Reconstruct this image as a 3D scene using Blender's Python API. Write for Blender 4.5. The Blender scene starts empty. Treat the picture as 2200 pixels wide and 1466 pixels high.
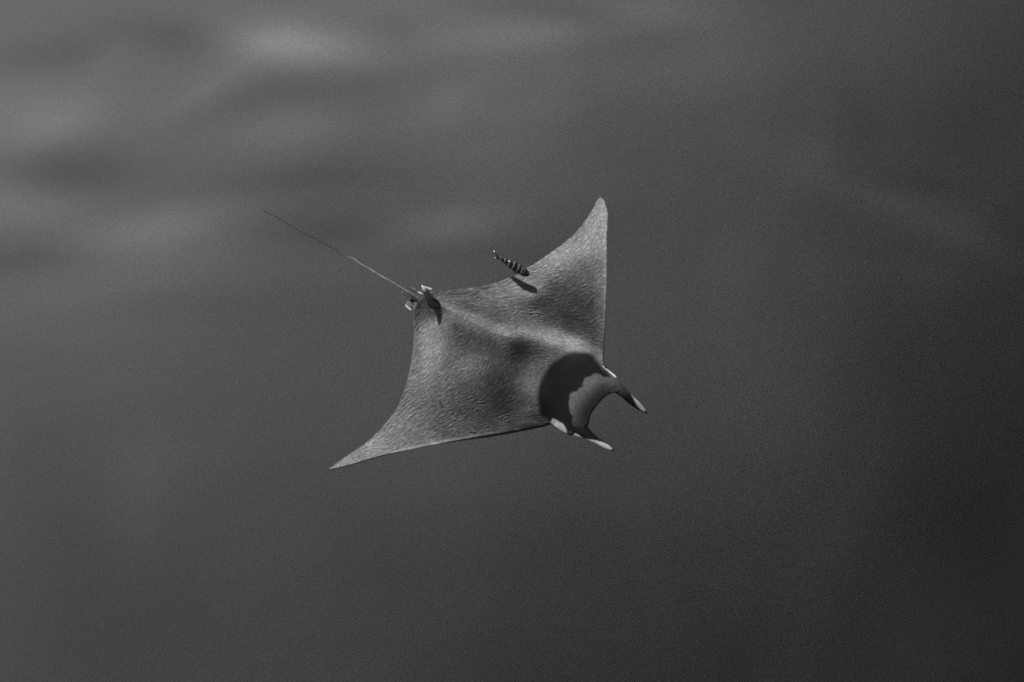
import bpy, math, random
import numpy as np
from mathutils import Vector, Matrix

random.seed(4)
rng = np.random.default_rng(7)
scene = bpy.context.scene

# ------------------------------------------------------------------ camera
TILT = math.radians(20)          # the camera looks steeply down through the water
CAM = Vector((0.0, 0.0, 0.0))
FPX = 4000.0                     # focal length in photograph pixels (2200 wide)
DIST = 10.0                      # metres to the animal
cam_data = bpy.data.cameras.new("camera")
cam_data.sensor_width = 36.0
cam_data.lens = 36.0 * FPX / 2200.0
cam_data.clip_start = 0.1
cam_data.clip_end = 1000.0
cam_data.dof.use_dof = True
cam_data.dof.focus_distance = 9.9
cam_data.dof.aperture_fstop = 2.0
cam = bpy.data.objects.new("camera", cam_data)
scene.collection.objects.link(cam)
cam.location = CAM
cam.rotation_euler = (TILT, 0, 0)
scene.camera = cam
RC = Matrix.Rotation(TILT, 3, 'X')
RCn = np.array(RC)

# ------------------------------------------------------------------ light
L_cam = Vector((-0.32, 0.64, 0.62)).normalized()      # towards the sun, in camera axes
L_world = (RC @ L_cam).normalized()
elev = math.asin(L_world.z)
azim = math.atan2(L_world.x, L_world.y)
sun_data = bpy.data.lights.new("sun", 'SUN')
sun_data.energy = 5.0
sun_data.angle = math.radians(0.9)
sun_data.color = (1.0, 1.0, 1.0)                       # black and white photograph
sun = bpy.data.objects.new("sun", sun_data)
scene.collection.objects.link(sun)
sun.rotation_euler = L_world.to_track_quat('Z', 'Y').to_euler()
sun.location = (0, 0, 8)

world = bpy.data.worlds.new("World")
scene.world = world
world.use_nodes = True
wn = world.node_tree.nodes
wl = world.node_tree.links
wn.clear()
sky = wn.new('ShaderNodeTexSky')
sky.sky_type = 'NISHITA'
sky.sun_disc = False
sky.sun_elevation = elev
sky.sun_rotation = azim
bw = wn.new('ShaderNodeRGBToBW')
bg = wn.new('ShaderNodeBackground')
bg.inputs['Strength'].default_value = 0.05
wo = wn.new('ShaderNodeOutputWorld')
wl.new(sky.outputs[0], bw.inputs[0])
wl.new(bw.outputs[0], bg.inputs[0])
wl.new(bg.outputs[0], wo.inputs[0])

scene.view_settings.view_transform = 'Standard'
scene.view_settings.look = 'None'
scene.view_settings.exposure = 1.3
scene.view_settings.gamma = 1.0
scene.view_settings.use_curve_mapping = False
scene.cycles.use_denoising = False         # the photograph is grainy
scene.cycles.max_bounces = 4
scene.cycles.use_adaptive_sampling = False
scene.cycles.filter_width = 1.8                 # a slightly soft lens

# ------------------------------------------------------------------ helpers
def unproject(px, py, h):
    """points given by their direction from the camera and height h (1/400 m) above the mean plane of the animal"""
    px = np.asarray(px, float); py = np.asarray(py, float); h = np.asarray(h, float)
    d = DIST - h / 400.0
    v = np.stack([(px - 1100.0) / FPX * d, -(py - 733.0) / FPX * d, -d], -1)
    return v @ RCn.T

def tag(o, label=None, cat=None, kind=None):
    if label: o['label'] = label
    if cat: o['category'] = cat
    if kind: o['kind'] = kind
    return o

def link_mesh(name, verts, faces, mat, parent=None, smooth=True, attrs=None):
    me = bpy.data.meshes.new(name)
    verts = np.asarray(verts, float)
    origin = np.array(parent.location) if parent is not None else np.zeros(3)
    me.from_pydata([], [], []) if False else None
    faces = np.asarray(faces) if not isinstance(faces, list) else faces
    me.vertices.add(len(verts))
    me.vertices.foreach_set('co', (verts - origin).ravel())
    if isinstance(faces, list):
        lens = np.array([len(f) for f in faces]); flat = np.array([i for f in faces for i in f])
    else:
        lens = np.full(len(faces), faces.shape[1]); flat = faces.ravel()
    me.loops.add(len(flat))
    me.loops.foreach_set('vertex_index', flat)
    me.polygons.add(len(lens))
    me.polygons.foreach_set('loop_start', np.concatenate([[0], np.cumsum(lens)[:-1]]))
    me.polygons.foreach_set('loop_total', lens)
    me.polygons.foreach_set('use_smooth', np.full(len(lens), smooth))
    me.update(calc_edges=True)
    me.validate()
    for k, v in (attrs or {}).items():
        a = me.attributes.new(k, 'FLOAT', 'POINT')
        a.data.foreach_set('value', np.asarray(v, np.float32))
    me.materials.append(mat)
    o = bpy.data.objects.new(name, me)
    scene.collection.objects.link(o)
    if parent is not None:
        o.parent = parent
    return o

def tps(pts, vals, smooth=0.0, scale=300.0):
    """thin plate spline through scattered control values"""
    P = np.asarray(pts, float) / scale; V = np.asarray(vals, float)
    if V.ndim == 1: V = V[:, None]
    n = len(P)
    def U(r2): return np.where(r2 > 0, 0.5 * r2 * np.log(np.maximum(r2, 1e-12)), 0)
    K = U(((P[:, None] - P[None]) ** 2).sum(-1)) + smooth * np.eye(n)
    A = np.zeros((n + 3, n + 3)); A[:n, :n] = K
    A[:n, n] = 1; A[:n, n + 1:] = P; A[n, :n] = 1; A[n + 1:, :n] = P.T
    B = np.zeros((n + 3, V.shape[1])); B[:n] = V
    W = np.linalg.solve(A, B)
    def f(x, y):
        q = np.stack([np.ravel(x), np.ravel(y)], -1) / scale
        out = np.empty((len(q), V.shape[1]))
        for i in range(0, len(q), 40000):
            c = q[i:i + 40000]
            k = U(((c[:, None] - P[None]) ** 2).sum(-1))
            out[i:i + 40000] = k @ W[:n] + W[n] + c @ W[n + 1:]
        return out.reshape(np.shape(x) + (V.shape[1],))[..., :] if V.shape[1] > 1 else out[:, 0].reshape(np.shape(x))
    return f

def seg_dist(x, y, poly, closed=True):
    p = np.asarray(poly, float)
    q = np.roll(p, -1, 0) if closed else p[1:]
    p0 = p if closed else p[:-1]
    best = np.full(np.shape(x), 1e9)
    for a, b in zip(p0, q):
        d = b - a; L = max((d ** 2).sum(), 1e-9)
        t = np.clip(((x - a[0]) * d[0] + (y - a[1]) * d[1]) / L, 0, 1)
        best = np.minimum(best, np.hypot(x - a[0] - t * d[0], y - a[1] - t * d[1]))
    return best

def inside(x, y, poly):
    p = np.asarray(poly, float); r = np.zeros(np.shape(x), bool)
    for a, b in zip(p, np.roll(p, -1, 0)):
        if a[1] == b[1]: continue
        c = ((a[1] > y) != (b[1] > y)) & (x < (b[0] - a[0]) * (y - a[1]) / (b[1] - a[1]) + a[0])
        r ^= c
    return r

def sdf(x, y, poly):
    return seg_dist(x, y, poly) * np.where(inside(x, y, poly), -1, 1)

def smoothstep(e0, e1, v):
    t = np.clip((v - e0) / (e1 - e0), 0, 1)
    return t * t * (3 - 2 * t)

def catmull(P, n, closed=False):
    P = np.asarray(P, float)
    Q = np.vstack([2 * P[0] - P[1], P, 2 * P[-1] - P[-2]])
    t = np.linspace(0, len(P) - 1 - 1e-9, n)
    i = t.astype(int); u = (t - i)[:, None]
    a, b, c, d = Q[i], Q[i + 1], Q[i + 2], Q[i + 3]
    return 0.5 * (2 * b + (c - a) * u + (2 * a - 5 * b + 4 * c - d) * u ** 2 + (3 * b - a - 3 * c + d) * u ** 3)

# skin grain image in animal-fixed coordinates (1 unit = 1/400 m)
GX0, GY0, GW, GH = 680, 400, 760, 640
def band_noise(lo, hi, seed):
    r = np.random.default_rng(seed).standard_normal((GH, GW))
    fy = np.fft.fftfreq(GH)[:, None]; fx = np.fft.fftfreq(GW)[None]
    f = np.hypot(fx, fy)
    g = np.exp(-(f * lo) ** 2 * 3) - np.exp(-(f * hi) ** 2 * 3)
    n = np.fft.ifft2(np.fft.fft2(r) * g).real
    return n / n.std()

def sample(img, x, y):
    x = np.clip(x - GX0, 0, GW - 1.001); y = np.clip(y - GY0, 0, GH - 1.001)
    i = x.astype(int); j = y.astype(int); u = x - i; v = y - j
    return (img[j, i] * (1 - u) * (1 - v) + img[j, i + 1] * u * (1 - v)
            + img[j + 1, i] * (1 - u) * v + img[j + 1, i + 1] * u * v)

flow_ctl = [  # x, y, angle of the skin folds in degrees (y down)
    (740, 990, -28), (800, 955, -35), (850, 920, -38), (900, 850, -38), (890, 780, -42), (910, 720, -60),
    (950, 690, -62), (1000, 770, -35), (1040, 750, -60), (1030, 800, -45), (1060, 725, -50), (1085, 705, -35),
    (1120, 705, -2), (1050, 665, 2), (1000, 645, 2), (1130, 660, -4), (1200, 620, -15), (1200, 680, -10),
    (1285, 600, -24), (1285, 680, -28), (1280, 520, -55), (1292, 450, -72), (1230, 520, -42), (1170, 570, -26),
    (1100, 610, -18), (1020, 630, -5), (1160, 720, 4), (1210, 735, 12), (1260, 755, 28), (1290, 780, 45),
    (1180, 760, 12), (1130, 760, -12), (1150, 800, -35), (1120, 840, -55), (1050, 850, -30), (1000, 900, -25),
    (1100, 900, -18), (950, 930, -22), (880, 950, -22), (820, 975, -20), (1240, 830, 30), (1280, 840, 30),
]
gx, gy = np.meshgrid(np.arange(GW) + GX0, np.arange(GH) + GY0)
A2 = [(math.cos(2 * math.radians(a)), math.sin(2 * math.radians(a))) for _, _, a in flow_ctl]
ff = tps([c[:2] for c in flow_ctl], A2, smooth=1e-3)
cx = np.arange(0, GW, 8); cy = np.arange(0, GH, 8)
fx_, fy_ = np.meshgrid(cx + GX0, cy + GY0)
fv = ff(fx_, fy_)
ang = 0.5 * np.arctan2(fv[..., 1], fv[..., 0])
jj = np.clip(np.arange(GH) / 8.0, 0, len(cy) - 1.001); ii = np.clip(np.arange(GW) / 8.0, 0, len(cx) - 1.001)
def up(a):
    j = jj.astype(int); i = ii.astype(int); v = (jj - j)[:, None]; u = (ii - i)[None]
    return (a[j][:, i] * (1 - u) * (1 - v) + a[j][:, i + 1] * u * (1 - v) + a[j + 1][:, i] * (1 - u) * v + a[j + 1][:, i + 1] * u * v)
DX, DY = up(np.cos(2 * ang)), up(np.sin(2 * ang))
AN = 0.5 * np.arctan2(DY, DX)
# wavering of the folds
AN = AN + 0.20 * band_noise(14, 40, 3)
VX, VY = np.cos(AN), np.sin(AN)
def lic(img, length):
    acc = img.copy(); wsum = 1.0
    for sgn in (1, -1):
        x = gx.astype(float); y = gy.astype(float)
        px_, py_ = VX * sgn, VY * sgn
        for k in range(1, length * 2 + 1):
            x = x + px_; y = y + py_
            w = math.exp(-(k / length) ** 2)
            acc = acc + w * sample(img, x, y); wsum += 0 if sgn < 0 else 2 * w
            nx, ny = sample(VX, x, y), sample(VY, x, y)
            dot = nx * px_ + ny * py_
            s = np.where(dot < 0, -1, 1)
            px_, py_ = nx * s, ny * s
    acc = acc / wsum
    return acc / acc.std()
n1 = lic(band_noise(1.8, 6.5, 11), 4)
n2 = lic(band_noise(1.8, 6, 12), 6)
n3 = lic(band_noise(2.6, 9, 13), 3)
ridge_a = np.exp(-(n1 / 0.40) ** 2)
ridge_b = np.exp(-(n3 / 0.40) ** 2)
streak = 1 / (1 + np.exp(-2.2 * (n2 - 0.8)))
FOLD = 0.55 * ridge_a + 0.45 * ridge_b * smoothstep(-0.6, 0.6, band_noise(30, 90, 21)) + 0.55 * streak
BROAD = band_noise(22, 80, 31)
MOTT = band_noise(5, 20, 33)

# ------------------------------------------------------------------ materials
def skin_material(name, rough=0.55, scale=1.0):
    m = bpy.data.materials.new(name); m.use_nodes = True
    nt = m.node_tree; n = nt.nodes; l = nt.links
    b = n['Principled BSDF']
    at = n.new('ShaderNodeAttribute'); at.attribute_name = 'pigment'
    tex = n.new('ShaderNodeTexNoise'); tex.inputs['Scale'].default_value = 90; tex.inputs['Detail'].default_value = 3
    co = n.new('ShaderNodeTexCoord')
    l.new(co.outputs['Object'], tex.inputs['Vector'])
    mr = n.new('ShaderNodeMapRange')
    mr.inputs['From Min'].default_value = 0.25; mr.inputs['From Max'].default_value = 0.75
    mr.inputs['To Min'].default_value = 0.82; mr.inputs['To Max'].default_value = 1.18
    l.new(tex.outputs['Fac'], mr.inputs['Value'])
    mul = n.new('ShaderNodeMath'); mul.operation = 'MULTIPLY'
    l.new(at.outputs['Fac'], mul.inputs[0]); l.new(mr.outputs[0], mul.inputs[1])
    l.new(mul.outputs[0], b.inputs['Base Color'])
    b.inputs['Roughness'].default_value = rough
    b.inputs['Specular IOR Level'].default_value = 0.05
    return m
SKIN = skin_material("ray_skin")
FISH = skin_material("fish_skin", 0.4)

def plain(name, v, rough=0.5, spec=0.2):
    m = bpy.data.materials.new(name); m.use_nodes = True
    nt = m.node_tree
    b = nt.nodes['Principled BSDF']
    tex = nt.nodes.new('ShaderNodeTexNoise'); tex.inputs['Scale'].default_value = 60
    mr = nt.nodes.new('ShaderNodeMapRange')
    mr.inputs['To Min'].default_value = v * 0.7; mr.inputs['To Max'].default_value = v * 1.3
    nt.links.new(tex.outputs['Fac'], mr.inputs['Value'])
    nt.links.new(mr.outputs[0], b.inputs['Base Color'])
    b.inputs['Roughness'].default_value = rough
    b.inputs['Specular IOR Level'].default_value = spec
    return m

# ------------------------------------------------------------------ water and seabed
BX0, BX1, BY0, BY1 = -42.0, 48.0, -34.0, 56.0
def bed_z(x, y):
    v = y - 9.0
    base = -(41.65 + 1.091 * x - 1.035 * v + 0.0079 * x * x + 0.008 * v * v - 0.006 * x * v)
    base = -85.0 + 5.0 * np.logaddexp(0, (base + 85.0) / 5.0)          # the drop levels out at the bottom
    base = -13.0 - 3.0 * np.logaddexp(0, (-13.0 - base) / 3.0)         # and at the top of the bank
    sw = 0.008 * np.sin(0.9 * y + 0.25 * x + 0.8 * np.sin(0.22 * x)) + 0.008 * np.sin(0.55 * x - 0.5 * y + 1.1 * np.sin(0.3 * y))
    return base + sw

def px_to_bed(px, py):
    d = RCn @ np.array([(px - 1100.0) / FPX, -(py - 733.0) / FPX, -1.0])
    t = 20.0
    for _ in range(60):
        t += (bed_z(d[0] * t, d[1] * t) - d[2] * t) / d[2] * 0.5
    return d * t

# paler and darker patches in the bed colour: position, half-axes as seen from the camera, direction, strength
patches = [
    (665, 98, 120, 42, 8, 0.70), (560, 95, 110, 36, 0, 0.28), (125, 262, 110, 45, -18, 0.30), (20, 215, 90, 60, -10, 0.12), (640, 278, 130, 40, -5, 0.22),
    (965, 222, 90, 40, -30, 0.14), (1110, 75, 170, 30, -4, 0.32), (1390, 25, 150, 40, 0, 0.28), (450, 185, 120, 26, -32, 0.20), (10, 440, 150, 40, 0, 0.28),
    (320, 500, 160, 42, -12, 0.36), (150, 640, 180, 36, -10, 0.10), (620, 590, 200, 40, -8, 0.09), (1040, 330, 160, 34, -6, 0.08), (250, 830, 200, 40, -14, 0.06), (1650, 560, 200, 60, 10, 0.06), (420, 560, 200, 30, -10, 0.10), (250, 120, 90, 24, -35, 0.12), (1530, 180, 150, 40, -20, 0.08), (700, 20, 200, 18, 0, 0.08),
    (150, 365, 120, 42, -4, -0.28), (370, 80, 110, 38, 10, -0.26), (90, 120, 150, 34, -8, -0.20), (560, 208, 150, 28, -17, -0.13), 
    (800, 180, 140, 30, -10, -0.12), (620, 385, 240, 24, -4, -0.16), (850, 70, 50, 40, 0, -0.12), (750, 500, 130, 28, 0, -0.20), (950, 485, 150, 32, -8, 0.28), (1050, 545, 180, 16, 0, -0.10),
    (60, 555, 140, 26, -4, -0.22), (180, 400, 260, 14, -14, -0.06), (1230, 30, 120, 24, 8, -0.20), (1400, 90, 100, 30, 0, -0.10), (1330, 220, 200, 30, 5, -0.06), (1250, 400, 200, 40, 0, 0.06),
    (240, 720, 260, 40, 0, 0.05), (350, 650, 220, 24, -4, -0.06), (1280, 160, 140, 30, -5, 0.06), (1250, 70, 460, 190, 0, 0.33), (1500, 120, 120, 34, -12, 0.10), (1180, 230, 180, 30, -8, 0.10), (2160, 1150, 220, 480, 0, -0.45), (2180, 400, 110, 300, 0, -0.15), (1500, 1450, 500, 160, 0, -0.2),  # the broad dark ones paint in the water's fading at right and below
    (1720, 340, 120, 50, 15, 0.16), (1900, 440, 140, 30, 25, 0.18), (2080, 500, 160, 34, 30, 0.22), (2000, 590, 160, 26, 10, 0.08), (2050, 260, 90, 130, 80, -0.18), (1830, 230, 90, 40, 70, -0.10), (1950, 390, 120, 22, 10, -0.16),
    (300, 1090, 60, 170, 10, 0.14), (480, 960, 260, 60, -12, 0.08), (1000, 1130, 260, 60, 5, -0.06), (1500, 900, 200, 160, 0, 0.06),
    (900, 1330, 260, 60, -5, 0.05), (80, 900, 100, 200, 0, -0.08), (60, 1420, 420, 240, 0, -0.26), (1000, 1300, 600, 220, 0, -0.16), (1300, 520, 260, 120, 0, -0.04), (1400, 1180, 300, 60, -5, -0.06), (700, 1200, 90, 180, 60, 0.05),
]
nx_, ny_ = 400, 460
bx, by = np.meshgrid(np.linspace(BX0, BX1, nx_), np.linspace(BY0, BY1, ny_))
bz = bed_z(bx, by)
bed_tone = np.ones_like(bx)
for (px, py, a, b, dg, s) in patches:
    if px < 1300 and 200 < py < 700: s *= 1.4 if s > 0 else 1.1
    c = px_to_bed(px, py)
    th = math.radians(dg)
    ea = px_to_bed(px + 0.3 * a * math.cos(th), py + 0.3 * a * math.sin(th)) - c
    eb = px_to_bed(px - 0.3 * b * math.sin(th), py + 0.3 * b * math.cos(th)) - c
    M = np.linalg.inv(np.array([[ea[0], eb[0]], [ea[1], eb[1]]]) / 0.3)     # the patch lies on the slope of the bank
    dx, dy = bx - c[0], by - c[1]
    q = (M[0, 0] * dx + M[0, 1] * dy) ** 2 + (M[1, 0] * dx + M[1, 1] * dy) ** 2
    bed_tone *= 1 + s * np.exp(-q * 0.8)
idx = np.arange(nx_ * ny_).reshape(ny_, nx_)
bf = np.stack([idx[:-1, :-1], idx[:-1, 1:], idx[1:, 1:], idx[1:, :-1]], -1).reshape(-1, 4)
ms = bpy.data.materials.new("sand"); ms.use_nodes = True
nt = ms.node_tree; n = nt.nodes; l = nt.links
b = n['Principled BSDF']; b.inputs['Roughness'].default_value = 1.0; b.inputs['Specular IOR Level'].default_value = 0.0
at = n.new('ShaderNodeAttribute'); at.attribute_name = 'sand'
co = n.new('ShaderNodeTexCoord')
mp = n.new('ShaderNodeMapping'); mp.inputs['Scale'].default_value = (0.16, 0.16, 0.16); mp.inputs['Rotation'].default_value = (0, 0, 0.35)
l.new(co.outputs['Object'], mp.inputs['Vector'])
t1 = n.new('ShaderNodeTexNoise'); t1.inputs['Scale'].default_value = 1.0; t1.inputs['Detail'].default_value = 1.5; t1.inputs['Distortion'].default_value = 0.4
l.new(mp.outputs[0], t1.inputs['Vector'])
mr = n.new('ShaderNodeMapRange'); mr.inputs['From Min'].default_value = 0.3; mr.inputs['From Max'].default_value = 0.7
mr.inputs['To Min'].default_value = 0.53; mr.inputs['To Max'].default_value = 0.69
l.new(t1.outputs['Fac'], mr.inputs['Value'])
mu = n.new('ShaderNodeMath'); mu.operation = 'MULTIPLY'
l.new(mr.outputs[0], mu.inputs[0]); l.new(at.outputs['Fac'], mu.inputs[1]); l.new(mu.outputs[0], b.inputs['Base Color'])
bed = link_mesh("seabed", np.stack([bx, by, bz], -1).reshape(-1, 3), bf, ms, attrs={'sand': bed_tone.ravel()})
tag(bed, kind='structure')

mw = bpy.data.materials.new("sea_water"); mw.use_nodes = True
n = mw.node_tree.nodes; l = mw.node_tree.links
n.clear()
pv = n.new('ShaderNodeVolumePrincipled')
pv.inputs['Color'].default_value = (0.019, 0.019, 0.019, 1)
pv.inputs['Density'].default_value = 0.0170
pv.inputs['Anisotropy'].default_value = 0.3
om = n.new('ShaderNodeOutputMaterial')
l.new(pv.outputs[0], om.inputs['Volume'])
x0, x1, y0, y1, z0, z1 = BX0 - 2, BX1 + 2, BY0 - 2, BY1 + 2, float(bz.min()) - 1, 1.0
hv = [(x, y, z) for z in (z0, z1) for (x, y) in ((x0, y0), (x1, y0), (x1, y1), (x0, y1))]
hz = link_mesh("haze", hv, [(0, 3, 2, 1), (4, 5, 6, 7), (0, 1, 5, 4), (1, 2, 6, 5), (2, 3, 7, 6), (3, 0, 4, 7)], mw, smooth=False)
tag(hz, 'dim grey sea water filling the whole view between camera and seabed', 'sea water', 'stuff')

# ------------------------------------------------------------------ the ray
pairs = [
    ((704, 1011), (703, 1010)), ((730, 1006), (722, 997)), ((760, 998), (745, 980)), ((830, 978), (795, 945)), ((900, 963), (835, 903)), ((960, 952), (858, 868)),
    ((1010, 945), (869, 838)), ((1060, 938), (877, 808)), ((1120, 927), (884, 775)), ((1165, 918), (888, 745)),
    ((1190, 912), (890, 715)), ((1202, 922), (889, 696)), ((1218, 932), (888, 684)), ((1236, 935), (889, 672)), ((1254, 930), (891, 662)),
    ((1264, 913), (894, 655)), ((1270, 890), (898, 649)), ((1285, 869), (903, 644)), ((1300, 853), (908, 639)),
    ((1312, 846), (913, 635)), ((1324, 843), (918, 632)), ((1336, 838), (924, 629)), ((1326, 812), (932, 627)), ((1312, 799), (940, 626)), ((1298, 787), (950, 625)),
    ((1297, 765), (975, 623)), ((1299, 730), (1020, 618)), ((1301, 690), (1060, 609)), ((1302, 640), (1100, 595)), ((1303, 590), (1135, 575)),
    ((1303, 545), (1175, 549)), ((1303, 510), (1210, 524)), ((1305, 478), (1243, 494)), ((1306, 460), (1264, 465)), ((1302, 444), (1275, 447)), ((1298, 432), (1282, 433)), ((1290.5, 423), (1289.5, 424)),
]
lead = np.array([p[0] for p in pairs], float); trail = np.array([p[1] for p in pairs], float)
# even spacing along the leading edge
NS, NU, NB = 900, 340, 60
dl = np.hypot(*np.diff(lead, axis=0).T) + 0.6 * np.hypot(*np.diff(trail, axis=0).T)
tt = np.concatenate([[0], np.cumsum(dl)]); tt /= tt[-1]
kk = np.interp(np.linspace(0, 1, NS), tt, np.arange(len(tt)))
def cm(P, t):
    Q = np.vstack([2 * P[0] - P[1], P, 2 * P[-1] - P[-2]])
    i = np.minimum(t.astype(int), len(P) - 2); u = (t - i)[:, None]
    a, b, c, d = Q[i], Q[i + 1], Q[i + 2], Q[i + 3]
    return 0.5 * (2 * b + (c - a) * u + (2 * a - 5 * b + 4 * c - d) * u ** 2 + (3 * b - a - 3 * c + d) * u ** 3)
Lp, Tp = cm(lead, kk), cm(trail, kk)
# slight raggedness of the trailing edge
rag = np.convolve(rng.standard_normal(NS), np.hanning(15), 'same') * 0.16
Tp = Tp + rag[:, None] * np.array([1.0, 0.5]) * smoothstep(0, 20, np.hypot(*(Lp - Tp).T))[:, None]

height_ctl = [
    # near wing: trailing edge, leading edge, interior
    (704, 1011, -8), (740, 983, -10), (795, 944, -16), (835, 903, -20), (860, 865, -22), (882, 790, -24), (890, 710, -20), (888, 675, -8),
    (760, 997, 2), (830, 977, 18), (900, 962, 24), (960, 951, 18), (1010, 944, 4), (1060, 937, -10), (1120, 926, -24), (1190, 911, -4), (1206, 918, 14), (1200, 908, 16),
    (800, 960, 2), (870, 920, 14), (900, 880, 16), (930, 840, 24), (925, 780, 20), (925, 720, 14), (960, 900, 24), (1010, 870, 18), (980, 800, 36), (985, 740, 30),
    (1030, 800, 34), (1060, 860, -2), (1090, 900, -20), (1110, 860, -16), (1070, 800, 16), (1095, 820, 0), (1035, 905, 2), (1145, 890, -6),
    (1112, 795, 20), (1135, 825, 30), (1155, 855, 34), (1165, 885, 20),
    # ridge of the back
    (905, 640, 22), (935, 650, 40), (1000, 684, 54), (1060, 716, 66), (1110, 730, 72), (1160, 735, 76), (1220, 752, 84), (1270, 785, 74),
    (960, 705, 26), (1000, 722, 34), (1060, 762, 36), (1120, 768, 40), (1160, 775, 56), (1160, 810, 48),
    # far wing
    (1160, 690, 46), (1200, 690, 28), (1240, 705, 20), (1275, 735, 26), (1245, 660, 24), (1275, 690, 12), (1250, 735, 50), (1210, 720, 52),
    (950, 625, 26), (1020, 618, 18), (1095, 597, 26), (1140, 573, 22), (1165, 557, 16), (1230, 508, 16), (1270, 455, 28),
    (1000, 645, 38), (1060, 650, 44), (1130, 625, 48), (1110, 670, 50), (1190, 590, 52), (1240, 560, 56), (1270, 520, 54), (1290, 470, 48), (1290, 426, 36), (1200, 640, 44),
    (1303, 500, 54), (1303, 550, 50), (1303, 600, 38), (1301, 650, 24), (1299, 700, 12), (1297, 760, 16), (1275, 600, 42), (1275, 645, 26),
    # head
    (1220, 800, 78), (1185, 830, 66), (1205, 880, 52), (1197, 900, 24), (1240, 850, 66), (1270, 825, 70), (1300, 812, 60),
    (1240, 890, 54), (1265, 868, 54), (1270, 891, 38), (1290, 862, 42), (1320, 843, 40), (1264, 915, 34), (1240, 928, 30), (1215, 930, 16), (1298, 788, 46), (1325, 812, 46), (1336, 838, 34),
]
hf0 = tps([c[:2] for c in height_ctl], [c[2] for c in height_ctl], smooth=1e-3)
OUTLINE = list(map(tuple, Lp[::12])) + list(map(tuple, Tp[::-12]))
# brightness wanted at each spot of the back; the relief is shaped to give it (negative: facing itself)
BACK_TONES = [
    (720, 1003, 133), (760, 985, 123), (800, 960, 131), (830, 930, 121), (850, 910, 103), (840, 950, 113), (870, 960, 99), (880, 930, 110), (900, 905, 100), (870, 890, 103),
    (900, 870, 85), (880, 860, 96), (935, 950, 93), (930, 920, 82), (960, 920, 77), (990, 920, 80), (1020, 925, 76), (1060, 925, 66), (1100, 915, 62), (1150, 905, 52),
    (1180, 900, 57), (950, 890, 85), (1000, 890, 72), (1050, 890, 58), (1100, 880, 49), (1140, 880, 68), (940, 850, 95), (980, 850, 76), (1020, 850, 64), (1060, 850, 50),
    (1090, 850, 47), (1110, 858, 55), (1140, 850, 88), (1155, 865, 62), (910, 800, 109), (890, 820, 98), (930, 800, 125), (960, 800, 102), (1000, 800, 89), (1040, 800, 69),
    (1080, 820, 54), (1110, 820, 68), (1130, 820, 92), (1150, 810, 92), (900, 750, 107), (930, 750, 142), (950, 750, 122), (980, 760, 79), (1010, 770, 89), (1040, 770, 72),
    (1070, 780, 65), (1100, 790, 60), (1130, 790, 76), (1160, 790, 78), (900, 700, 89), (920, 700, 137), (945, 700, 134), (970, 700, 72), (1000, 712, 68), (1030, 732, 75),
    (1060, 742, 75), (1085, 752, 69), (1108, 747, 49), (1125, 750, 40), (1150, 757, 58), (1180, 757, 85), (1150, 772, 74), (1200, 752, 82), (925, 675, 89), (945, 678, 76),
    (970, 667, 128), (1000, 684, 131), (1030, 699, 127), (1060, 712, 116), (1090, 718, 112), (1120, 717, 107), (1150, 714, 137), (1180, 721, 164), (1210, 729, 180), (1240, 741, 169),
    (1262, 755, 162), (1200, 722, 159), (1225, 733, 164), (1282, 773, 112), (985, 702, 70), (1015, 717, 75), (1045, 732, 71), (960, 635, 85), (980, 650, 69), (1000, 662, 81),
    (1030, 670, 85), (1060, 690, 77), (1100, 695, 92), (1140, 700, 110), (1000, 640, 100), (1050, 640, 99), (1050, 660, 92), (1100, 660, 88), (1020, 625, 77), (1070, 615, 105),
    (1100, 605, 120), (1130, 600, 117), (1150, 580, 115), (1180, 570, 121), (1210, 550, 130), (1240, 530, 141), (1250, 500, 127), (1270, 500, 145), (1290, 470, 144), (1290, 440, 150),
    (1280, 540, 124), (1296, 540, 170), (1288, 600, 115), (1298, 600, 165), (1270, 580, 96), (1240, 570, 102), (1210, 590, 87), (1180, 610, 79), (1150, 640, 72), (1200, 640, 64),
    (1240, 620, 72), (1268, 630, 68), (1287, 645, 83), (1297, 650, 139), (1160, 670, 76), (1200, 670, 62), (1240, 660, 57), (1270, 670, 60), (1290, 685, 81), (1220, 700, 58),
    (1250, 700, 57), (1280, 710, 58), (1294, 715, 88), (1180, 692, 72), (1250, 722, 67), (1275, 740, 67), (1289, 745, 65), (1130, 680, 90), (1210, 716, 84), (1120, 640, 106),
    (1125, 620, 135), (1100, 618, 123), (1145, 635, 130),
    # head: dark band, then the grey crown falling off to the mouth
    (1200, 800, -0.45), (1180, 830, -0.40), (1185, 870, -0.35), (1210, 780, -0.55), (1250, 775, -0.50), (1230, 810, -0.45), (1205, 850, -0.40), (1280, 795, -0.40), (1200, 890, -0.45), (1205, 915, -0.75), (1195, 910, -0.70),
    (1240, 840, -0.46), (1230, 870, -0.44), (1270, 825, -0.50), (1300, 815, -0.40), (1310, 825, -0.30), (1280, 845, -0.18), (1258, 872, -0.12), (1245, 900, -0.12), (1300, 838, -0.12), (1225, 925, -0.35), (1270, 880, -0.06), (1318, 838, -0.2), (1330, 828, -0.45),
]
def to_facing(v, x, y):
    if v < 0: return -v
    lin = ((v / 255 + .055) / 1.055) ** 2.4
    return min(max((lin - 0.020) / 0.27 / float(back_shading(np.array(x), np.array(y))), 0.06), 0.98)
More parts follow.
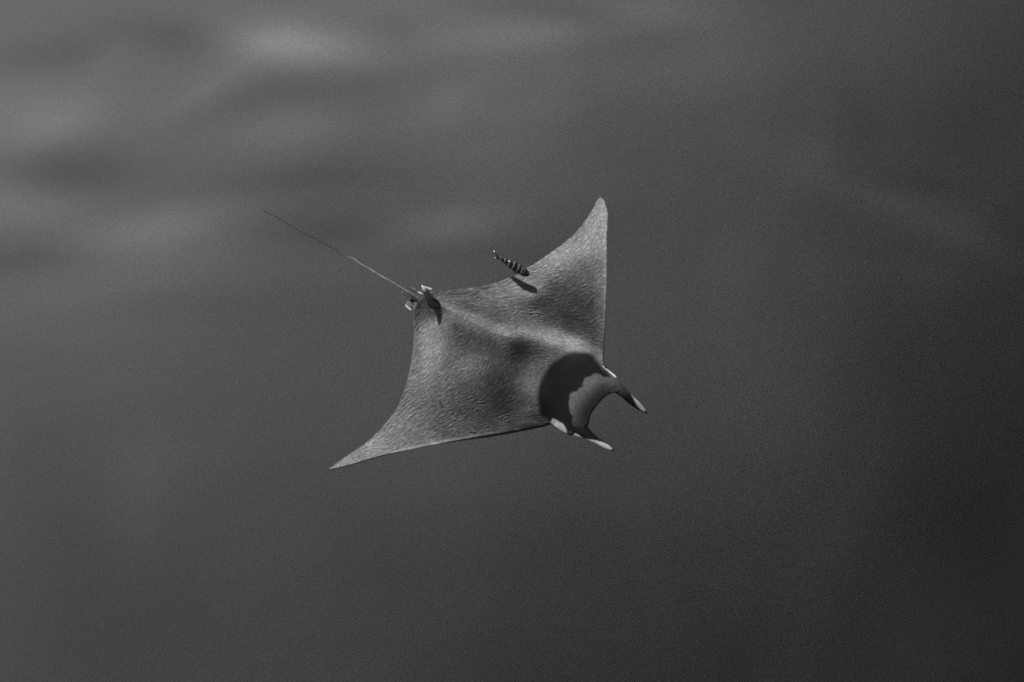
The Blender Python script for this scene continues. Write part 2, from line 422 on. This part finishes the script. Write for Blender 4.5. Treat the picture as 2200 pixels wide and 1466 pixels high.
def back_shading(x, y):
    """light and shade of the back put into its pigment: lit rear margins and wing tips, shaded wing hollows and nape"""
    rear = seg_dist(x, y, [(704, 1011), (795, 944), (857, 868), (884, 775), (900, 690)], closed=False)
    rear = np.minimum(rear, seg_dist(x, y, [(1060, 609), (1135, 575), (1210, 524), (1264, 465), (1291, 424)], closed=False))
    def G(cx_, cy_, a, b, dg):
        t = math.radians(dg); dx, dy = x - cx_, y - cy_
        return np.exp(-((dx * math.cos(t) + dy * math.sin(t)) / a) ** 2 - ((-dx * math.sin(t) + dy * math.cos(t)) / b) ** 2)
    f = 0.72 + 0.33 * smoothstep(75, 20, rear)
    f = f * (1 - 0.30 * G(1060, 858, 85, 55, -20)) * (1 - 0.25 * G(1225, 665, 75, 70, -70)) * (1 - 0.42 * G(1117, 748, 34, 20, -5))  # shade in the wing hollows and below the ridge, painted darker
    f = f * (1 + 0.75 * G(1215, 734, 84, 19, 17))          # highlight along the shoulder ridge, painted in
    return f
SG = 12.0
sgx = np.arange(672, 1372, SG); sgy = np.arange(396, 1044, SG)
SX, SY = np.meshgrid(sgx, sgy); ny2, nx2 = SX.shape
ins = sdf(SX, SY, OUTLINE)
tf = tps([f[:2] for f in BACK_TONES], [math.log(to_facing(f[2], f[0], f[1])) for f in BACK_TONES], smooth=2e-4)
TF = np.clip(np.exp(tf(SX, SY)), 0.02, 0.97)
Lc = np.array(L_cam)
def solve_relief():
    tilt = lambda x, y: hf0(x, y) - 0.10 * (x - 1000) - 0.20 * (y - 700)
    h = tilt(SX, SY); prior = h.copy()
    N = h.size; ids = np.arange(N).reshape(ny2, nx2)
    wI = np.where(ins < 4, 1.0, 0.0)
    A0 = np.zeros((N, N)); b0 = np.zeros(N)
    def add(idx, coef, w, rhs):                      # least squares rows, vectorised into the normal equations
        for a in range(len(idx)):
            np.add.at(b0c, idx[a], coef[a] * w * rhs)
            for c in range(len(idx)):
                np.add.at(A, (idx[a], idx[c]), coef[a] * coef[c] * w)
    for itn in range(9):
        A = A0.copy(); b0c = b0.copy()
        i00 = ids[1:-1, 1:-1].ravel()
        l, r, u_, d_ = ids[1:-1, :-2].ravel(), ids[1:-1, 2:].ravel(), ids[:-2, 1:-1].ravel(), ids[2:, 1:-1].ravel()
        hh = h.ravel()
        one = np.ones(len(i00)); W = wI[1:-1, 1:-1].ravel()
        # plate stiffness
        ws = np.where(W > 0, 0.00011, 0.01)
        add([i00, l, r], [-2 * one, one, one], ws, 0 * one); add([i00, u_, d_], [-2 * one, one, one], ws, 0 * one)
        # slope prior
        pr = prior.ravel(); wp = np.where(W > 0, 0.00003, 0.00002)
        add([l, r], [-one, one], wp, pr[r] - pr[l]); add([u_, d_], [-one, one], wp, pr[d_] - pr[u_])
        # facing
        p = (hh[r] - hh[l]) / (2 * SG); q = (hh[d_] - hh[u_]) / (2 * SG)
        n_ = np.sqrt(1 + p * p + q * q); num = -p * Lc[0] + q * Lc[1] + Lc[2]
        F = num / n_
        dp = -Lc[0] / n_ - num * p / n_ ** 3; dq = Lc[1] / n_ - num * q / n_ ** 3
        T = TF[1:-1, 1:-1].ravel()
        res = T - F + dp * p + dq * q
        k = 1 / (2 * SG)
        wf = W * 1.0
        # weight small facings more: the eye sees ratios
        wf = wf / (0.28 + T)
        add([l, r, u_, d_], [-dp * k, dp * k, -dq * k, dq * k], wf, res)
        A[np.arange(N), np.arange(N)] += 1e-9
        new = np.linalg.solve(A, b0c + 1e-9 * pr)
        h = (0.4 * hh + 0.6 * new).reshape(h.shape) if itn < 6 else new.reshape(h.shape)
    return h
HG = solve_relief()
HG = HG - HG[(SY > 700) & (SY < 800) & (SX > 1000) & (SX < 1100)].mean() + 40
def hf(x, y):
    """smooth (cubic B-spline) reading of the relief"""
    x = np.asarray(x, float); y = np.asarray(y, float)
    u = np.clip((x - sgx[0]) / SG, 1, nx2 - 2.001); v = np.clip((y - sgy[0]) / SG, 1, ny2 - 2.001)
    i = u.astype(int); j = v.astype(int); u = u - i; v = v - j
    def w4(t): return [(1 - t) ** 3 / 6, (3 * t ** 3 - 6 * t ** 2 + 4) / 6, (-3 * t ** 3 + 3 * t ** 2 + 3 * t + 1) / 6, t ** 3 / 6]
    WU, WV = w4(u), w4(v); out = 0
    for a in range(4):
        for c in range(4):
            jj_ = np.clip(j + c - 1, 0, ny2 - 1); ii_ = np.clip(i + a - 1, 0, nx2 - 1)
            out = out + WU[a] * WV[c] * HG[jj_, ii_]
    return out
hf_smooth = hf
RIDGE = [(905, 640), (940, 654), (1000, 684), (1060, 714), (1085, 723), (1130, 727), (1180, 735), (1225, 747), (1265, 768)]
def hf(x, y):
    d = seg_dist(x, y, RIDGE, closed=False)
    w = smoothstep(905, 960, x) * smoothstep(1290, 1200, x)
    return hf_smooth(x, y) + w * 7.5 * np.exp(-np.sqrt(d * d + 3) / 10.0) * (1 - 0.85 * smoothstep(1060, 1125, x))
def S(x, y): return float(hf(np.array(float(x)), np.array(float(y))))

u_top = np.linspace(0, 1, NU)
u_top = 0.5 * (u_top + (1 - np.cos(np.pi * u_top)) / 2)      # finer towards both edges
def lay(u):
    X = Lp[:, None, 0] * (1 - u) + Tp[:, None, 0] * u
    Y = Lp[:, None, 1] * (1 - u) + Tp[:, None, 1] * u
    return X, Y
chord = np.hypot(*(Lp - Tp).T)[:, None]
X, Y = lay(u_top[None])
dle = u_top[None] * chord; dte = (1 - u_top[None]) * chord
H = hf(X, Y)
fold = sample(FOLD, X, Y)
# pigment regions -----------------------------------------------------
wob = sample(MOTT, X, Y)
wx = X + 1.1 * sample(band_noise(9, 26, 41), X, Y); wy = Y + 1.1 * sample(band_noise(9, 26, 42), X, Y)
def ctm(P): return [tuple(p) for p in catmull(P, len(P) * 5)]
band_outer = ctm([(1190, 914), (1170, 896), (1159, 873), (1157, 842), (1163, 815), (1180, 788), (1205, 768), (1235, 757), (1260, 758), (1276, 771), (1291, 788), (1304, 799), (1316, 810)])
patch_edge = ctm([(1316, 810), (1296, 808), (1280, 804), (1268, 808), (1256, 814), (1251, 828), (1240, 838), (1228, 845), (1222, 860), (1221, 872), (1226, 885), (1229, 900), (1232, 915), (1231, 930), (1226, 940)])
d_out = sdf(X, Y, band_outer + [(1360, 830), (1340, 960), (1200, 960)])          # whole head ahead of the band's rear edge
d_patch = sdf(wx, wy, patch_edge[:-9] + [(1250, 925), (1262, 905), (1275, 890), (1300, 862), (1345, 850), (1330, 812)])
white_patch = [(1180, 914), (1187, 898), (1198, 904), (1210, 911), (1217, 923), (1220, 940), (1200, 935)]
d_white = sdf(X, Y, white_patch)
d_out = d_out + 1.5 * sample(band_noise(18, 50, 51), X, Y)
headm = smoothstep(7, -7, d_out)
patchm = smoothstep(2.6, -2.6, d_patch)
broad = sample(BROAD, X, Y)
amp = 1.6 * (0.78 + 0.28 * broad)
amp = amp * (1 - 0.85 * headm) * smoothstep(0, 14, dle) * smoothstep(0, 5, dte)
amp = amp * (0.45 + 0.55 * smoothstep(0.05, 0.45, np.exp(tf(X[::4, ::4], Y[::4, ::4])).repeat(4, 0)[:NS].repeat(4, 1)[:, :NU])) if True else amp
amp = amp * (1 - 0.45 * np.exp(-((X - 1140) ** 2 + (Y - 830) ** 2) / 55 ** 2)) * (1 - 0.35 * np.exp(-((X - 1060) ** 2 + (Y - 660) ** 2) / 90 ** 2))
base = 0.123 * back_shading(X, Y) * (1 + 0.14 * np.exp(-((X - 1215) / 70) ** 2 - ((Y - 733) / 16) ** 2)) * (1 + 0.05 * broad + 0.04 * wob)  # carries the painted light and shade, shoulder highlight strengthened
pig = base * (0.62 + 1.05 * np.clip(fold, 0, 1.3) * (1 - 0.6 * headm))  # bright caustic lines along the folds painted into the pigment
near_tail = np.exp(-((X - 905) ** 2 + (Y - 650) ** 2) / 34 ** 2)
pig = pig * (1 - 0.35 * near_tail * (0.6 + 0.4 * np.sign(wob)))
pig = pig * (1 - headm) + headm * 0.007
front = seg_dist(X, Y, [(1240, 935), (1262, 915), (1270, 890), (1300, 853), (1324, 843), (1340, 845)], closed=False)
pp = 0.086 * (1 - 0.48 * smoothstep(46, 8, front)) * (1 + 0.08 * wob)  # crown's shade towards the mouth painted into its pigment
pig = pig * (1 - patchm * headm) + pp * patchm * headm
wm = smoothstep(1.2, -1.2, d_white)
pig = pig * (1 - wm) + 0.25 * wm * (1 + 0.12 * wob)
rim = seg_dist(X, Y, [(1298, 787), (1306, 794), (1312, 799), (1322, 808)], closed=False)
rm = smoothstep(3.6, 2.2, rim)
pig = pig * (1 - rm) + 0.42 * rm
# raised lip and rolled front edge
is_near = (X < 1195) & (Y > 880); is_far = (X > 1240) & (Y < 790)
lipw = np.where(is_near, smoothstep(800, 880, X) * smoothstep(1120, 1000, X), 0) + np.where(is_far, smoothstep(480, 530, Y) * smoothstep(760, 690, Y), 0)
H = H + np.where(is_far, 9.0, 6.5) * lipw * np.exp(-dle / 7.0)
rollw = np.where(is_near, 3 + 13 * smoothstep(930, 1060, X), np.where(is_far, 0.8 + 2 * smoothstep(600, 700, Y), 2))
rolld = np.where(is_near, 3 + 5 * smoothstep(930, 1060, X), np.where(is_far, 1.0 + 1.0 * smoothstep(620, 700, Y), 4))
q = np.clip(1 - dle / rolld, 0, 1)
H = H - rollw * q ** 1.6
pig = pig * (1 + 0.35 * lipw * smoothstep(9, 3, dle))  # bright rim light on the lip painted as paler pigment
edge_shade = smoothstep(1.0, 0.0, dle / np.maximum(rolld, 1)) * np.where(is_near, smoothstep(900, 1000, X), np.where(is_far, smoothstep(600, 700, Y), 0))  # shade below the rolled front edge, painted dark
pig = pig * (1 - 0.75 * edge_shade)
# thin trailing edge droops a touch
Ht = H + amp * (fold - 0.45)
# small scars of the skin
for (sx, sy, ex, ey, wd, dp) in ((1284, 487, 1302, 492, 0.9, 1.0), (946, 867, 952, 877, 1.6, 2.5), (1012, 930, 1022, 933, 1.8, 2.0), (953, 944, 956, 938, 1.2, 2.0)):
    dd = seg_dist(X, Y, [(sx, sy), (ex, ey)], closed=False)
    Ht = Ht - dp * np.exp(-(dd / wd) ** 2); pig = pig * (1 - 0.55 * np.exp(-(dd / wd) ** 2))

# a few pale nicks
for k in range(26):
    sx, sy = rng.uniform(900, 1270), rng.uniform(560, 920)
    dd = np.hypot((X - sx) * 0.7, Y - sy)
    pig = pig + 0.10 * rng.uniform(0.3, 1) * np.exp(-(dd / 1.3) ** 2) * (1 - headm)

# underside: shared rim, thick in the middle of the body
ub = np.linspace(0, 1, NB)[1:-1]
Xb, Yb = lay(ub[None])
hb0 = hf(Xb, Yb)
d_axis = seg_dist(Xb, Yb, [(905, 642), (1100, 745), (1280, 850)], closed=False)
th = 5 + 95 * np.exp(-(d_axis / 85) ** 2) + 12 * np.exp(-ub[None] / 0.25)
prof = np.sin(np.pi * np.clip(ub, 0, 1)) ** 0.55
Hb = hb0 - (th * prof[None]) * smoothstep(0, 80, chord) - 1.5 - 9 * np.exp(-ub[None] * chord / 12)
topv = unproject(X, Y, Ht).reshape(-1, 3)
botv = unproject(Xb, Yb, Hb).reshape(-1, 3)
it = np.arange(NS * NU).reshape(NS, NU)
ib = NS * NU + np.arange(NS * (NB - 2)).reshape(NS, NB - 2)
full_b = np.concatenate([it[:, :1], ib, it[:, -1:]], 1)
ft = np.stack([it[:-1, :-1], it[1:, :-1], it[1:, 1:], it[:-1, 1:]], -1).reshape(-1, 4)
fb = np.stack([full_b[:-1, :-1], full_b[:-1, 1:], full_b[1:, 1:], full_b[1:, :-1]], -1).reshape(-1, 4)
pig_b = np.full(botv.shape[0], 0.45)
ray_root = bpy.data.objects.new("ray", None)
ray_root.location = Vector(unproject(1100, 760, 0.0))
ray_root.empty_display_size = 0.2
scene.collection.objects.link(ray_root)
tag(ray_root, 'large grey devil ray with wrinkled skin, black shoulder band and long whip tail', 'ray')
body = link_mesh("body", np.vstack([topv, botv]), np.vstack([ft, fb]), SKIN, ray_root, attrs={'pigment': np.concatenate([np.clip(pig, 0.01, 0.8).ravel(), pig_b])})

def loft(name, rows, mat, parent, nseg=20, steps=60, pigment=None, cap=True):
    """rows: (x, y, h, half-width across, half-thickness, roll degrees); closed tapered body along a curve"""
    R = catmull(np.array(rows, float), steps); R[:, 2] += HOFF
    c = unproject(R[:, 0], R[:, 1], R[:, 2])
    tan = np.gradient(c, axis=0); tan /= np.linalg.norm(tan, axis=1)[:, None]
    view = RCn @ np.array([0, 0, 1.0])
    V, A, B = [], [], []
    for i in range(steps):
        side = np.cross(tan[i], view); side /= np.linalg.norm(side)
        upv = np.cross(side, tan[i])
        r = math.radians(R[i, 5]); s2 = side * math.cos(r) + upv * math.sin(r); u2 = -side * math.sin(r) + upv * math.cos(r)
        for k in range(nseg):
            a = 2 * math.pi * k / nseg
            V.append(c[i] + (s2 * math.cos(a) * max(R[i, 3], .15) + u2 * math.sin(a) * max(R[i, 4], .15)) / 400.0)
            A.append(i / (steps - 1)); B.append(a)
    F = []
    for i in range(steps - 1):
        for k in range(nseg):
            F.append((i * nseg + k, i * nseg + (k + 1) % nseg, (i + 1) * nseg + (k + 1) % nseg, (i + 1) * nseg + k))
    F.append(tuple(range(nseg))[::-1]); F.append(tuple((steps - 1) * nseg + k for k in range(nseg)))
    A = np.array(A); B = np.array(B)
    pg = pigment(A, B) if callable(pigment) else np.full(len(A), pigment)
    return link_mesh(name, V, F, mat, parent, attrs={'pigment': pg})

HOFF = S(1250, 915) - 42                            # head fins grow out of the head at its surface
# head fins: black inside, white outside, black tip. side (cos a > 0) is to the right of travel, i.e. the lower left for the near one
def near_horn(A, B):
    c = np.cos(B)
    p = np.where(c > 0.95 - 1.7 * smoothstep(0.30, 0.75, A), 0.23, 0.005)
    p = np.where((A < 0.30), 0.006, p)
    return np.where(A + 0.03 * c > 0.86, 0.012, p)
loft("cephalic_fin", [(1236, 912, 32, 13, 9, 0), (1250, 924, 32, 14, 8, 10), (1264, 935, 30, 11.5, 6, 20), (1281, 946.5, 27, 8, 5, 25), (1300, 957.5, 24, 6.6, 4, 20), (1312, 964.5, 22, 4.0, 2.5, 10), (1321, 970.5, 20, 0.3, 0.3, 0)],
     SKIN, ray_root, 28, 90, near_horn)
HOFF = S(1313, 828) - 48
def far_horn(A, B):
    c = np.cos(B)
    p = np.where(c < -0.95 + 1.2 * smoothstep(0.42, 0.8, A), 0.25, 0.010)
    p = np.where(A < 0.42, 0.045 * (1 - 0.75 * (A / 0.42)), p)
    return np.where(A > 0.89, 0.012, p)
loft("cephalic_fin", [(1306, 824, 36, 12, 6, 0), (1325, 833, 32, 12, 6, 0), (1341, 846, 24, 9.5, 6, 0), (1354, 858.5, 14, 9, 5, -10), (1367, 869, 6, 8.5, 4, -20), (1380, 880, 0, 5.2, 2.5, -10), (1392, 889.5, -6, 0.3, 0.3, 0)],
     SKIN, ray_root, 28, 90, far_horn)
# eyes on the sides of the head
EYE = plain("eye_dark", 0.008, 0.4, 0.1)
def ball(name, px, py, h, r, mat, parent, sq=(1, 1, 1)):
    c = unproject(px, py, h + HOFF); V = []; F = []
    nu, nv = 20, 12
    for j in range(nv + 1):
        for k in range(nu):
            a = 2 * math.pi * k / nu; b = math.pi * j / nv
            V.append(c + RCn @ np.array([math.sin(b) * math.cos(a) * sq[0], math.sin(b) * math.sin(a) * sq[1], math.cos(b) * sq[2]]) * r / 400.0)
    for j in range(nv):
        for k in range(nu):
            F.append((j * nu + k, (j + 1) * nu + k, (j + 1) * nu + (k + 1) % nu, j * nu + (k + 1) % nu))
    return link_mesh(name, V, F, mat, parent)
HOFF = S(1222, 922) - 14
ball("eye", 1227, 930, 6, 7.0, EYE, ray_root, (1.1, 0.8, 1))
HOFF = S(1294, 786) - 40
ball("eye", 1299, 789, 34, 4.2, EYE, ray_root)
HOFF = S(1250, 915) - 32
loft("cheek_patch", [(1232, 934, 18, 1, 1, 0), (1238, 934.5, 22, 4, 3, 0), (1244, 936, 24, 4.5, 3, 0), (1251, 939.5, 24, 2.5, 2, 0), (1258, 942, 24, .5, .5, 0)], SKIN, ray_root, 14, 24, 0.11)

# whip tail
tail_rows = [(566, 454, 10, 1, 1, 0), (575, 457, 10, .9, .9, 0), (590, 464, 10, 1.02, 1.02, 0), (605, 473, 10, 1.02, 1.02, 0), (620, 482, 11, 1.02, 1.02, 0), (648, 499, 12, 1.02, 1.02, 0), (675, 512, 13, 1.02, 1.02, 0),
             (700, 525, 14, 1.1, 1.1, 0), (718, 536, 14, 1.1, 1.1, 0), (732, 547, 15, 1.1, 1.1, 0), (744, 552, 16, 1.1, 1.1, 0), (758, 555.5, 17, 1.1, 1.1, 0), (778, 569, 17, 1.1, 1.1, 0),
             (795, 578.5, 17, 1.25, 1.25, 0), (820, 594, 17, 1.25, 1.25, 0), (845, 608, 18, 1.5, 1.5, 0), (868, 622, 19, 2.0, 2.0, 0), (885, 632.5, 22, 3.0, 3.0, 0), (898, 641, 20, 4.0, 4, 0), (908, 647, 12, 4.5, 4, 0), (918, 652, 2, 4, 3, 0)]
HOFF = S(918, 650) - 33
loft("tail", tail_rows, SKIN, ray_root, 10, 220, lambda A, B: 0.025 + 0.12 * smoothstep(0.44, 0.60, A) * (1 + 0.25 * np.sin(A * 90 + 2 * np.sin(A * 37))) * (1 - 0.75 * smoothstep(0.70, 0.85, A)))  # highlight along the middle of the tail painted as paler pigment

def leaf(name, outline, mat, pigment, thick=1.2, parent=None, sub=4):
    """thin curved plate from an outline of (x, y, h), with a real rim thickness"""
    P = catmull(np.array(list(outline) + [outline[0]], float), len(outline) * sub + 1)[:-1]; P[:, 2] += HOFF
    n = len(P); c = P.mean(0)
    W = unproject(P[:, 0], P[:, 1], P[:, 2]); C = unproject(*c)
    nrm = np.zeros(3)
    for i in range(n): nrm += np.cross(W[i] - C, W[(i + 1) % n] - C)
    nrm /= np.linalg.norm(nrm)
    rings = [1.0, 0.85, 0.55, 0.25]
    V = []; F = []; tags = []
    for sgn in (1, -1):
        for r in rings:
            for i in range(n):
                V.append(C + (W[i] - C) * r + nrm * sgn * thick / 400.0 * (1 - r ** 4 * 0.7)); tags.append(r * sgn)
        V.append(C + nrm * sgn * thick / 400.0); tags.append(0)
    m = n * len(rings) + 1
    for s_ in (0, 1):
        o = s_ * m
        for k in range(len(rings) - 1):
            for i in range(n):
                f = (o + k * n + i, o + k * n + (i + 1) % n, o + (k + 1) * n + (i + 1) % n, o + (k + 1) * n + i)
                F.append(f if s_ == 0 else f[::-1])
        for i in range(n):
            f = (o + (len(rings) - 1) * n + i, o + (len(rings) - 1) * n + (i + 1) % n, o + n * len(rings))
            F.append(f if s_ == 0 else f[::-1])
    for i in range(n):
        F.append((i, m + i, m + (i + 1) % n, (i + 1) % n))
    tags = np.array(tags); V = np.array(V)
    pg = pigment(tags, V) if callable(pigment) else np.full(len(V), pigment)
    return link_mesh(name, V, F, mat, parent, attrs={'pigment': pg})

HOFF = S(930, 652) - 31
apex = unproject(906, 613, 67 + HOFF)
def fin_pig(t, V):
    d = np.linalg.norm(V - apex, axis=1) * 400
    return np.where(d < 10, 0.4, np.where(d < 14, 0.12, 0.03))
leaf("dorsal_fin", [(948, 655, 38), (938, 643, 50), (926, 631, 57), (915, 620, 64), (906, 613, 67), (908, 624, 63), (912, 636, 57), (916, 648, 51), (921, 659, 44), (932, 665, 37), (943, 662, 36)], SKIN, fin_pig, 1.4, ray_root)
HOFF = S(918, 650) - 33
leaf("pelvic_fin", [(910, 615, 34), (918, 617, 34), (929, 621.5, 36), (925, 623, 34), (916, 620.5, 31)], SKIN, 0.30, 0.8, ray_root)
def crescent(pts, pale, dark, r):
    W = [unproject(x, y, h + HOFF) for x, y, h in pts]
    def f(t, V):
        d = np.min([np.linalg.norm(V - w, axis=1) for w in W], axis=0) * 400
        return np.where(d < r, pale, dark)
    return f
leaf("pelvic_fin", [(877, 645, 2), (872, 652, 0), (871, 658, -2), (876, 663, 3), (884, 668, 8), (883, 659, 10), (881, 651, 8)], SKIN,
     crescent([(871, 657, -2), (873.5, 660, 0), (876, 663, 3), (880, 665.5, 5), (884, 668, 8)], 0.30, 0.07, 4.5), 0.8, ray_root, 8)
leaf("pelvic_fin", [(884, 640, 6), (880, 652, 2), (885, 664, 4), (893, 672, 10), (903, 668, 16), (908, 655, 22), (900, 645, 20)], SKIN,
     lambda t, V: 0.06 + 0.05 * np.sin(V[:, 0] * 210 + 3 * np.sin(V[:, 1] * 160)), 1.0, ray_root, 8)
def streaky(lo, hi, f, ph):
    return lambda A, B: np.where(np.sin(A * f + 1.6 * np.cos(B) + ph) + 0.8 * np.cos(B + A * 5) > 0.75, hi, lo)
loft("clasper", [(863, 626, 14, .8, .8, 0), (869, 631, 15, 1.8, 1.2, 0), (878, 636, 16, 2.0, 1.4, 0), (888, 640, 18, 2.8, 2, 10), (897, 644, 20, 3, 2, 10), (908, 650, 20, 1.0, .8, 0)], SKIN, ray_root, 14, 60, streaky(0.035, 0.24, 13, 0.3))
loft("clasper", [(872, 616, 14, .8, .8, 0), (880, 618, 18, 2.2, 1.5, 0), (890, 623, 22, 2.6, 1.8, 0), (902, 630, 26, 2.8, 2, 0), (913, 637, 28, .8, .8, 0)], SKIN, ray_root, 14, 60, streaky(0.035, 0.22, 17, 1.7))

# ------------------------------------------------------------------ pilot fish above the far wing
HOFF = 0.0
FH = S(1125, 617) + 39
fish_root = bpy.data.objects.new("pilot_fish", None)
fish_root.location = Vector(unproject(1105, 574, FH)); fish_root.empty_display_size = 0.05
scene.collection.objects.link(fish_root)
tag(fish_root, 'small dark pilot fish with pale cross bands above the upper wing of the ray', 'fish')
fa, fbp = np.array([1072.0, 554.0]), np.array([1137.0, 592.5])
fd = (fbp - fa); fl = np.hypot(*fd); fd /= fl
def ft_(x, y): return ((np.array([x, y]) - fa) @ fd) / fl
light_bands = [(ft_(1074, 556), .022), (ft_(1083.5, 561), .018), (ft_(1092.4, 566), .026), (ft_(1102, 571.5), .024), (ft_(1112, 577), .020), (ft_(1119.5, 583), .020), (ft_(1124.2, 586.5), .007)]
def fish_pig(A, B):
    v = np.full(len(A), 0.006)
    for t0, w in light_bands:
        bend = 0.02 * np.cos(2 * B)
        v = np.maximum(v, np.where(np.abs(A + bend - t0) < w * 0.85, 0.095, 0))
    return np.where(A > 0.88, 0.014, v)
frows = []
prof_f = [(0, 2.2), (.06, 2.6), (.14, 4.2), (.25, 6.0), (.38, 7.9), (.52, 9.3), (.65, 9.8), (.77, 9.6), (.87, 8.2), (.95, 5.4), (1.0, 1.5)]
tg = np.linspace(0, 1, 16)
pf = np.interp(tg, [p[0] for p in prof_f], [p[1] for p in prof_f])
for t, w in zip(tg, pf):
    p = fa + fd * fl * t
    bend = 1.2 * math.sin(t * 3.0)
    frows.append((p[0] + bend * fd[1], p[1] - bend * fd[0], FH - 2 * (1 - t), w * 1.12, w * 0.52, -36))
loft("body", frows, FISH, fish_root, 26, 140, fish_pig)
def tipw(x, y, h, r=3.0, hi=0.7, lo=0.02):
    P = unproject(x, y, h)
    return lambda t, V: np.where(np.linalg.norm(V - P, axis=1) * 400 < r, hi, lo)
leaf("tail_fin", [(1075, 557, FH), (1071, 551, FH + 3), (1065, 543, FH + 5), (1061, 539, FH + 6), (1063, 545, FH + 3), (1069, 554, FH)], FISH, tipw(1061, 539, FH + 6, 3), 0.8, fish_root)
leaf("tail_fin", [(1075, 557, FH), (1070, 552, FH - 2), (1065, 552.5, FH - 4), (1062.5, 554, FH - 6), (1066, 556.5, FH - 5), (1071, 557, FH - 2)], FISH, tipw(1062, 554, FH - 6, 2.5), 0.8, fish_root)
leaf("dorsal_fin", [(1116, 572, FH + 6), (1121, 571, FH + 9), (1124, 575.5, FH + 6), (1120, 577, FH + 5)], FISH, 0.03, 0.8, fish_root)
leaf("dorsal_fin", [(1091, 562, FH + 5), (1094, 560.5, FH + 8), (1097, 564, FH + 6), (1094, 564.5, FH + 4)], FISH, 0.6, 0.6, fish_root)  # second fin, its highlight painted as white pigment
leaf("pectoral_fin", [(1112, 585, FH - 3), (1107, 584.5, FH - 5), (1104, 585.5, FH - 7), (1109, 587.5, FH - 6)], FISH, 0.02, 0.8, fish_root)
ball("eye", 1131, 585.5, FH + 4, 1.6, EYE, fish_root)
